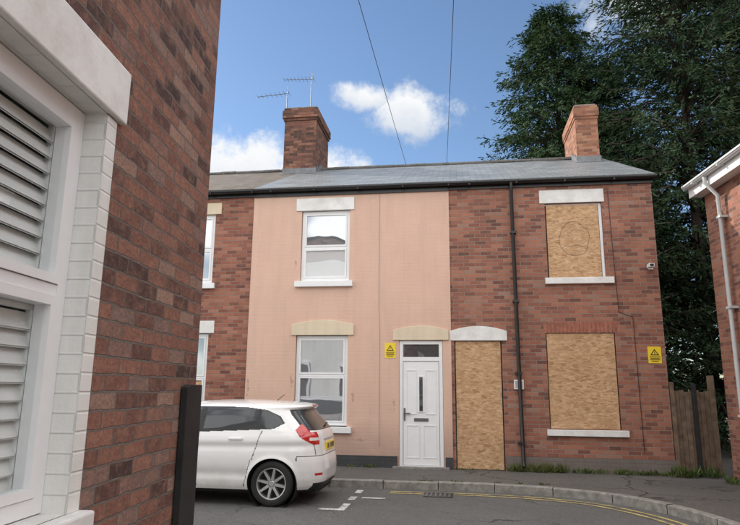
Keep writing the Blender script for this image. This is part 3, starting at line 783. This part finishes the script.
sk=np.concatenate([[0],np.cumsum(np.hypot(np.hypot(np.diff(zk),np.diff(hk)),np.diff(rk)*.6))])
NL=200
ss=np.linspace(0,sk[-1],NL)
def sm(y):
    v=np.interp(ss,sk,y); k=np.array([1,3,5,3,1])/13; p=np.pad(v,2,mode='edge'); w=np.convolve(p,k,'valid'); w[0]=v[0];w[-1]=v[-1]; return w
zl,hl,rl,fl=sm(zk),sm(hk),sm(rk),sm(fk)
NP=1000
V=np.zeros((NL,NP,3)); ph=np.linspace(0,2*np.pi,4001)
for j in range(NL):
    xc=(rl[j]+fl[j])/2; a=(fl[j]-rl[j])/2; n_=5.4 if zl[j]<.95 else (5.4-1.5*min(1,(zl[j]-.95)/.3))
    if zl[j]>1.37: n_=3.9-1.3*(zl[j]-1.37)/.11
    cx=np.cos(ph);sx=np.sin(ph)
    X=xc+a*np.sign(cx)*np.abs(cx)**(2/n_); Y=hl[j]*np.sign(sx)*np.abs(sx)**(2/n_)
    tp=1-.05*np.clip((1.2-X)/1.2,0,1)**2-.05*np.clip((X-2.9),0,1)**2
    Y=Y*tp
    d=np.concatenate([[0],np.cumsum(np.hypot(np.diff(X),np.diff(Y)))]); d/=d[-1]
    q=np.linspace(0,1,NP+1)[:-1]
    V[j,:,0]=np.interp(q,d,X); V[j,:,1]=np.interp(q,d,Y); V[j,:,2]=zl[j]
WX=(.69,3.18); WZ=.295; AR=.345
Vf=V.reshape(-1,3).copy()
for wx in WX:
    dx=Vf[:,0]-wx; dz=Vf[:,2]-WZ; d=np.hypot(dx,dz); side=np.abs(Vf[:,1])>.55
    fl_=side&(d>AR-.03)&(d<AR+.09); 
    Vf[fl_,1]+=np.sign(Vf[fl_,1])*.016*np.exp(-((d[fl_]-AR)/.035)**2)
    s_=side&(np.abs(d-AR)<.0085)
    Vf[s_,0]=wx+dx[s_]/d[s_]*AR; Vf[s_,2]=WZ+dz[s_]/d[s_]*AR
Y=Vf[:,1];X=Vf[:,0];Z=Vf[:,2]
sidem=(np.abs(Y)>.6)
zc=.83+.05*(3.0-X)/3.0
Vf[:,1]-=np.where(sidem&(Z<.95),np.sign(Y)*(.018*np.exp(-((Z-(zc-.07))/.05)**2)),0)
Vf[:,1]-=np.where(sidem&(X>1.05)&(X<2.8),np.sign(Y)*.020*np.exp(-((Z-.42)/.07)**2),0)
jj,ii=np.meshgrid(np.arange(NL-1),np.arange(NP),indexing='ij'); i2=(ii+1)%NP
F=np.stack([jj*NP+ii,jj*NP+i2,(jj+1)*NP+i2,(jj+1)*NP+ii],-1).reshape(-1,4)
C=Vf[F].mean(1); cx,cy,cz=C[:,0],C[:,1],C[:,2]; ay=np.abs(cy)
keep=np.ones(len(F),bool)
for wx in WX: keep&=~((np.hypot(cx-wx,cz-WZ)<AR)&(ay>.5))
mi=np.zeros(len(F),int)
def inpoly(px,pz,poly):
    r=np.zeros(len(px),bool); n=len(poly)
    for i in range(n):
        x1,z1=poly[i];x2,z2=poly[(i+1)%n]
        c=((z1>pz)!=(z2>pz))&(px<(x2-x1)*(pz-z1)/(z2-z1+1e-12)+x1); r^=c
    return r
dlo=[(.56,1.13),(.70,1.045),(1.2,1.015),(1.8,.985),(2.5,.965),(2.98,.955),(2.80,1.08),(2.50,1.25),(2.32,1.335),(2.0,1.368),(1.5,1.375),(1.1,1.36),(.84,1.325),(.64,1.235)]
side_ok=(cx>.5)&(ay>.45)
w=inpoly(cx,cz,dlo)&side_ok; mi[w]=1
def shrink(poly,k):
    c=np.mean(poly,axis=0); return [tuple(np.array(p)+(c-np.array(p))/np.linalg.norm(c-np.array(p))*k) for p in poly]
w2=inpoly(cx,cz,shrink(dlo,.022))&side_ok&~((cx>1.74)&(cx<1.83))&~((cx>.92)&(cx<.955)); mi[w2]=2
rg=(cx<.56)&(cz>1.03)&(cz<1.318)&(ay<.63-(cz-1.03)*.36); mi[rg]=2
rgf=(cx<.56)&(cz>1.015)&(cz<1.335)&(ay<.655-(cz-1.03)*.36)&~rg; mi[rgf]=1
tl=(cx<.42)&(ay>.50)&inpoly(cx+(0*ay),cz,[(-.1,.82),(.16,.82),(.32,.92),(.40,1.03),(.33,1.13),(.18,1.13),(-.1,1.04)])&((ay>.60)|(cz<1.0)); mi[tl]=3
tc=tl&(cz>.87)&(cz<.915)&(cx<.2)&(ay<.74); mi[tc]=4
mi[(cz<.30)&(cx<.40)&(ay<.62)]=1
mi[(cz<.215)]=1
def line(mask): 
    m=mask&(mi==0); mi[m]=5
g=.0058
line((np.abs(cx-1.785)<g)&(cz<1.0)&(cz>.25)&(ay>.6))
line((np.abs(cx-2.80-.10*np.clip(.6-cz,0,1))<g)&(cz<.96)&(cz>.25)&(ay>.6))
xr_=np.where(cz>.62,.98-.12*np.clip((cz-.62)/.4,0,1),1.0+.09*np.clip((.62-cz)/.35,0,1))
line((np.abs(cx-xr_)<g)&(cz<1.02)&(cz>.25)&(ay>.6))
line((np.abs(cz-.25)<.004)&(cx>1.08)&(cx<2.84)&(ay>.6))
line((np.abs(cz-.665)<.005)&(cx<.36)&(ay>.0))
line((np.abs(ay-.60)<.006)&(cx<.3)&(cz>.665)&(cz<.9))
line((np.abs(cx-.36)<g)&(cz<.665)&(cz>.60)&(ay>.6))
mi[(cz>.40)&(cz<.44)&(cx<.12)&(ay>.50)&(ay<.70)]=3
F=F[keep];mi=mi[keep]
zz=Vf[:,2]; Vf[:,2]=np.where(zz>.9,.9+(zz-.9)*.91,zz)
def ZS(z): return z if z<.9 else .9+(z-.9)*.91
me=bpy.data.meshes.new('body'); me.from_pydata(Vf.tolist(),[],F.tolist())
for k in ('carpaint','carblack','carglass','carred','caramber','carseam'): me.materials.append(M[k])
me.polygons.foreach_set('material_index',mi.tolist()); me.polygons.foreach_set('use_smooth',[True]*len(F)); me.update()
bo=bpy.data.objects.new('body',me); COL.objects.link(bo); bo.parent=car
mb=MB(); mb.box(.12,3.8,-.50,.50,.15,.6,'under'); mb.box(1.1,2.77,-.70,.70,.16,.4,'under'); mb.build('underbody',car)
def lathe(mb,prof,cx,cz,mat,seg=56,sgn=1):
    for i in range(len(prof)-1):
        (r0,y0),(r1,y1)=prof[i],prof[i+1]
        for k in range(seg):
            a0=2*math.pi*k/seg;a1=2*math.pi*(k+1)/seg
            mb.face([(cx+r0*math.cos(a0),sgn*y0,cz+r0*math.sin(a0)),(cx+r0*math.cos(a1),sgn*y0,cz+r0*math.sin(a1)),(cx+r1*math.cos(a1),sgn*y1,cz+r1*math.sin(a1)),(cx+r1*math.cos(a0),sgn*y1,cz+r1*math.sin(a0))],mat)
for wi,wx in enumerate(WX):
    for sg in (1,-1):
        mb=MB()
        R=.302; zc_=R
        lathe(mb,[(.205,.60),(.26,.62),(.295,.635),(R,.66),(R,.77),(.296,.80),(.275,.818),(.245,.822),(.212,.812),(.205,.80)],wx,zc_,'tyre',sgn=sg)
        lathe(mb,[(.212,.812),(.208,.816),(.196,.812),(.19,.79),(.185,.70),(.02,.69)],wx,zc_,'alloy',sgn=sg)
        lathe(mb,[(.187,.745),(.0,.742)],wx,zc_,'under',sgn=sg)
        lathe(mb,[(.0,.80),(.035,.80),(.045,.79),(.06,.77),(.06,.745)],wx,zc_,'alloy',sgn=sg)
        for s in range(8):
            a=2*math.pi*s/8+.2
            ca,sa=math.cos(a),math.sin(a)
            def P(r,t,y): return (wx+r*ca-t*sa,sg*y,zc_+r*sa+t*ca)
            r0,r1,w0,w1=.045,.197,.020,.015
            mb.face([P(r0,-w0,.795),P(r1,-w1,.806),P(r1,w1,.806),P(r0,w0,.795)],'alloy')
            mb.face([P(r0,-w0,.795),P(r0,-w0-.006,.75),P(r1,-w1-.006,.755),P(r1,-w1,.806)],'alloy')
            mb.face([P(r0,w0,.795),P(r1,w1,.806),P(r1,w1+.006,.755),P(r0,w0+.006,.75)],'alloy')
        o=mb.build('wheel_%d%s'%(wi,'l' if sg>0 else 'r'),car)
        mb=MB(); lathe(mb,[(AR+.002,.80),(AR+.01,.50),(.0,.50)],wx,WZ,'under',sgn=sg); mb.build('arch_liner',car)
def onrear(z): return float(np.interp(z,zl,rl))
mb=MB(); mb.box(onrear(.74)-.022,onrear(.80)+.02,-.26,.26,.72,.83,'plate'); mb.build('number_plate',car)
mb=MB()
for i in range(7):
    if i==4: continue
    x=-.22+i*.066; mb.box(onrear(.74)-.024,onrear(.74)-.0215,x,x+.045,.74,.81,'carblack')
mb.box(onrear(.88)-.012,onrear(.88)+.02,-.30,.30,.855,.885,'alloy'); mb.build('plate_characters_and_trim',car)
for sg in (1,-1):
    for hx,hz in ((1.14,.895),(2.02,.875)):
        yy=sg*float(np.interp(hz,zl,hl))
        mb=MB(); mb.box(hx-.02,hx+.19,min(yy-sg*.01,yy+sg*.028),max(yy-sg*.01,yy+sg*.028),hz-.017,hz+.017,'carpaint'); mb.build('door_handle',car,bevel=.012)
    mb=MB(); y0_=sg*.80;y1_=sg*1.0; mb.box(2.62,2.76,min(y0_,y1_),max(y0_,y1_),.98,1.12,'carpaint'); mb.build('door_mirror',car,bevel=.035)
tube('roof_aerial',[(.90,0,ZS(1.455)),(.78,0,1.50)],.005,'carblack',car)
tube('rear_wiper',[(.125,.0,ZS(1.06)),(.165,-.32,ZS(1.10))],.010,'carblack',car)
mb=MB(); mb.box(.275,.30,-.14,.14,ZS(1.385),ZS(1.405),'carred'); mb.build('brake_light',car)

# ================================================================= WORLD
w=N('World',world=True); scene.world=w.m
d=w.add('ShaderNodeTexCoord').outputs['Generated']
sky=w.add('ShaderNodeTexSky'); sky.sky_type='NISHITA'; sky.sun_disc=False; sky.sun_elevation=SUN_EL; sky.sun_rotation=SUN_AZ
sky.air_density=1.05; sky.dust_density=.2; sky.ozone_density=3.3; sky.altitude=50
col=sky.outputs[0]
nzc=w.noise(d,13,6,.64)
def blob(az,el,wd,ht):
    c=Vector((math.sin(az)*math.cos(el),math.cos(az)*math.cos(el),math.sin(el))); r=Vector((math.cos(az),-math.sin(az),0)); u=r.cross(c)
    dc=w.vmath('DOT_PRODUCT',d,tuple(c)); a=w.math('DIVIDE',w.vmath('DOT_PRODUCT',d,tuple(r)),dc); b=w.math('DIVIDE',w.vmath('DOT_PRODUCT',d,tuple(u)),dc)
    aa=w.math('DIVIDE',a,wd); bb=w.math('DIVIDE',b,ht)
    e=w.math('SQRT',w.math('ADD',w.math('MULTIPLY',aa,aa),w.math('MULTIPLY',bb,bb)))
    e=w.math('ADD',e,w.math('MULTIPLY',w.math('LESS_THAN',dc,.2),50.))
    return e,bb
e=None
for az,el,wd,ht in [(-.080,.442,.078,.046),(-.155,.466,.052,.026),(-.375,.340,.14,.060),(-.225,.340,.09,.045),(.375,.575,.16,.05)]:
    ee,bb=blob(az,el,wd,ht)
    if e is None: e,bsel=ee,bb
    else:
        less=w.math('LESS_THAN',ee,e)
        bsel=w.math('ADD',w.math('MULTIPLY',bb,less),w.math('MULTIPLY',bsel,w.math('SUBTRACT',1.,less)))
        e=w.math('MINIMUM',e,ee)
dn=w.math('SUBTRACT',nzc,.5)
m=w.rng(w.math('ADD',e,w.math('MULTIPLY',dn,2.4)),1.10,.40,0,1,True)
shade=w.rng(w.math('ADD',bsel,w.math('MULTIPLY',dn,2.)),-1.,.5)
S=SKY_STR
cloudc=w.mix(shade,(.62/S,.69/S,.80/S),(.98/S,.99/S,1.0/S))
col=w.mix(m,col,cloudc)
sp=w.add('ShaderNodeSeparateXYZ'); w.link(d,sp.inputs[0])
fill_reg=w.rng(w.math('SUBTRACT',sp.outputs[1],w.math('MULTIPLY',sp.outputs[2],.9)),.10,-.15)
fill_cov=w.rng(w.noise(d,2.6,4,.6),.40,.50,0,1,True)
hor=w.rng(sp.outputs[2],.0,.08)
big=w.math('MULTIPLY',w.math('MULTIPLY',fill_reg,fill_cov),hor)
col=w.mix(big,col,(2.32/S,2.29/S,2.24/S))  # unseen bright cloud cover, added behind and above camera to fill-light the shaded fronts
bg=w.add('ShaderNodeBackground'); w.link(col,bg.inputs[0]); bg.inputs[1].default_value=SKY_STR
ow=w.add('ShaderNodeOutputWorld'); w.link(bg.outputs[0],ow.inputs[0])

sl=bpy.data.lights.new('sun','SUN'); sl.energy=4.5; sl.angle=math.radians(.5); sl.color=(1,.93,.82)
so=bpy.data.objects.new('sun',sl); COL.objects.link(so)
sd_=Vector((math.sin(SUN_AZ)*math.cos(SUN_EL),math.cos(SUN_AZ)*math.cos(SUN_EL),math.sin(SUN_EL)))
so.rotation_euler=sd_.to_track_quat('Z','Y').to_euler(); so.location=sd_*50

cam=bpy.data.cameras.new('camera'); co=bpy.data.objects.new('camera',cam); COL.objects.link(co); scene.camera=co
R=Matrix.Rotation(math.radians(8.4),4,'Z')@Matrix.Rotation(math.radians(101.7),4,'X')@Matrix.Rotation(.0098,4,'Z')
co.matrix_world=Matrix.Translation((0,-12.3,1.6))@R
cam.sensor_width=36; cam.lens=36*610/740; cam.clip_start=.05; cam.clip_end=1500
